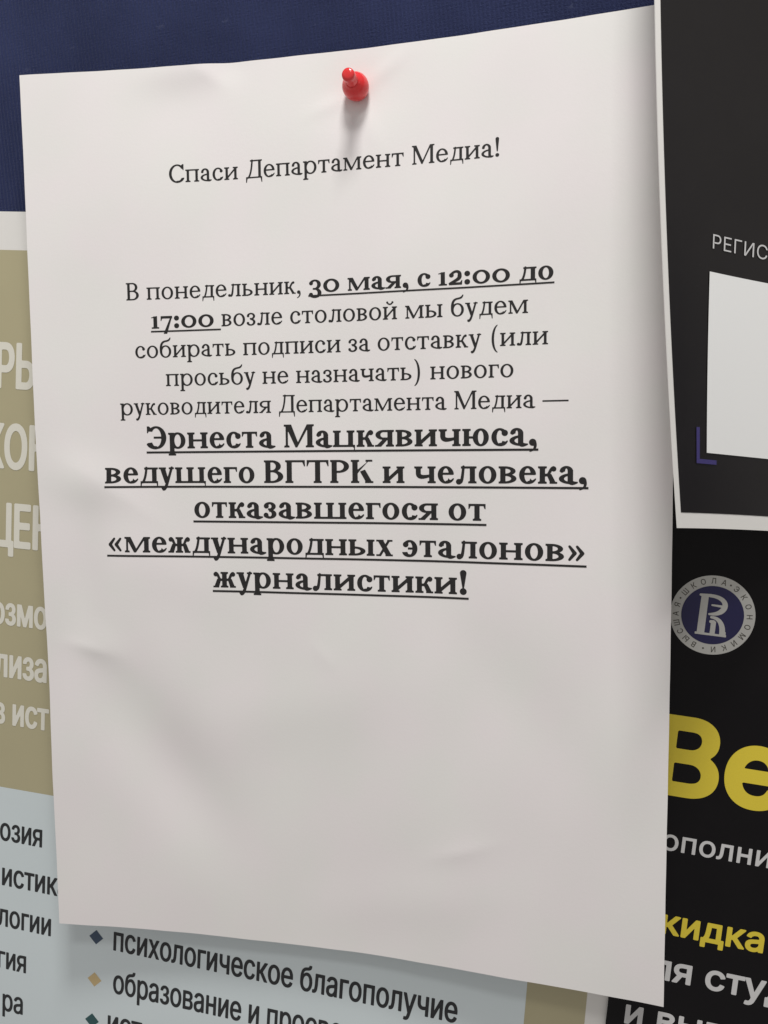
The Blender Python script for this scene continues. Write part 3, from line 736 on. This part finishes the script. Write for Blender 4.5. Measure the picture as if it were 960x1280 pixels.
# -- black poster at the upper right: its left side curls far off the board
class Curl:
    """s: mm along the sheet from its left edge; t: mm down the left edge from the frame top"""
    def __init__(self):
        self.n = 400; self.smax = 200.0; self.ds = self.smax / self.n
        self.tab = {}
    def prof(self, t):
        k = round(t / 2) * 2
        if k not in self.tab:
            f0 = math.radians(34 + 14 * min(1.1, max(-.3, k / 130)))
            h = np.zeros(self.n + 1); x = np.zeros(self.n + 1)
            s = np.arange(self.n + 1) * self.ds
            g = np.where(s < 45, 1 - 0.30 * s / 45, 0.70 * np.clip((85 - s) / 40, 0, 1)); ph = f0 * g
            x[1:] = np.cumsum(np.cos(ph[:-1])) * self.ds
            hh = np.cumsum((np.sin(ph) * self.ds)[::-1])[::-1]; h = hh + 3.2
            self.tab[k] = (x, h)
        return self.tab[k]
    def at(self, s, t, lift=0.0):
        k0 = math.floor(t / 2) * 2; f = (t - k0) / 2
        xa, ha = self.prof(k0); xb, hb = self.prof(k0 + 2); i = min(self.n - 1, max(0, int(s / self.ds))); q = s / self.ds - i
        X0 = (xa[i] + (xa[i + 1] - xa[i]) * q) * (1 - f) + (xb[i] + (xb[i + 1] - xb[i]) * q) * f
        Hh = (ha[i] + (ha[i + 1] - ha[i]) * q) * (1 - f) + (hb[i] + (hb[i + 1] - hb[i]) * q) * f
        dX = ((xa[i + 1] - xa[i]) * (1 - f) + (xb[i + 1] - xb[i]) * f) / self.ds; dH = ((ha[i + 1] - ha[i]) * (1 - f) + (hb[i + 1] - hb[i]) * f) / self.ds
        n = math.hypot(dX, dH); nx, nh = dH / n, -dX / n       # sheet normal, pointing at the viewer
        lx, lz = URX(t), URZ(t)
        ca, sa = math.cos(math.radians(URA)), math.sin(math.radians(URA))
        Xw = X0 - nx * lift * 1000; Hw = Hh - nh * lift * 1000
        return (lx + Xw * ca * 0.001, -Hw * 0.001, lz + Xw * sa * 0.001)
    def layer(self, k): return lambda x, y: self.at(x + ((91 - y) * 0.066 if k == 4 else 0), y, 0.00012 * k)   # the print sits a little askew on the sheet
URA = -7.0
def URX(t): return 0.0958178 + 2.68e-05 * t + 1.7615e-07 * t * t
def URZ(t): return 0.1386053 - 0.00099852 * t
UT1, UB, USL = 135.9, 4.1, 1.7
UEM, UREG, USQ, UBR = 5.35, (15.8, 60.7), (15.0, 67.0, 63.0, 115.6), (10.9, 109.0, 118.6, 18.9)
UR = Curl()
up_ = thing('curled_poster', 'black poster with a white border curling off the board, upper right', 'poster', UR.at(60, 0))
T0, T1, BT = -60.0, UT1, UT1 - UB
def grid(s0, t0, s1, t1, k, name, m, step=4.0):
    ink = Ink(); rect(ink, s0, t1, s1, t0, max(1, int((s1 - s0) / step)), max(1, int(abs(t1 - t0) / step)))
    o = ink.build(name, UR.layer(k), m, up_)
    b_ = bmesh.new(); b_.from_mesh(o.data); bmesh.ops.remove_doubles(b_, verts=b_.verts[:], dist=1e-6); bmesh.ops.recalc_face_normals(b_, faces=b_.faces[:]); b_.to_mesh(o.data); b_.free()
    for f in o.data.polygons: f.use_smooth = True
    return o
o = grid(0, T0, 150, T1, 0, 'sheet', M['posterwhite'])
md = o.modifiers.new('thickness', 'SOLIDIFY'); md.thickness = 0.0003; md.offset = 0; sharp(o)
grid(USL, T0 + UB, 150 - USL, BT, 2, 'black_field', M['softblack'])
ink = Ink(); sans_text(ink, 'РЕГИСТРАЦИЯ', 0, UEM, left=0, grow=-0.004, track=0.03, sx=1.10)
ink.v = [(UREG[0] + x, UREG[1] - y) for x, y in ink.v]; ink.f = [f[::-1] for f in ink.f]; ink.build('caption_line', UR.layer(4), M['white'], up_)
grid(USQ[0], USQ[1], USQ[2], USQ[3], 4, 'code_label', M['label'])
ink = Ink(); bx, by0, by1, bx1 = UBR; rect(ink, bx, by1, bx + 1.3, by0, 1, 4); rect(ink, bx + 1.3, by1, bx1, by1 - 1.2, 3, 1)
ink.build('corner_bracket', UR.layer(4), M['purple'], up_)
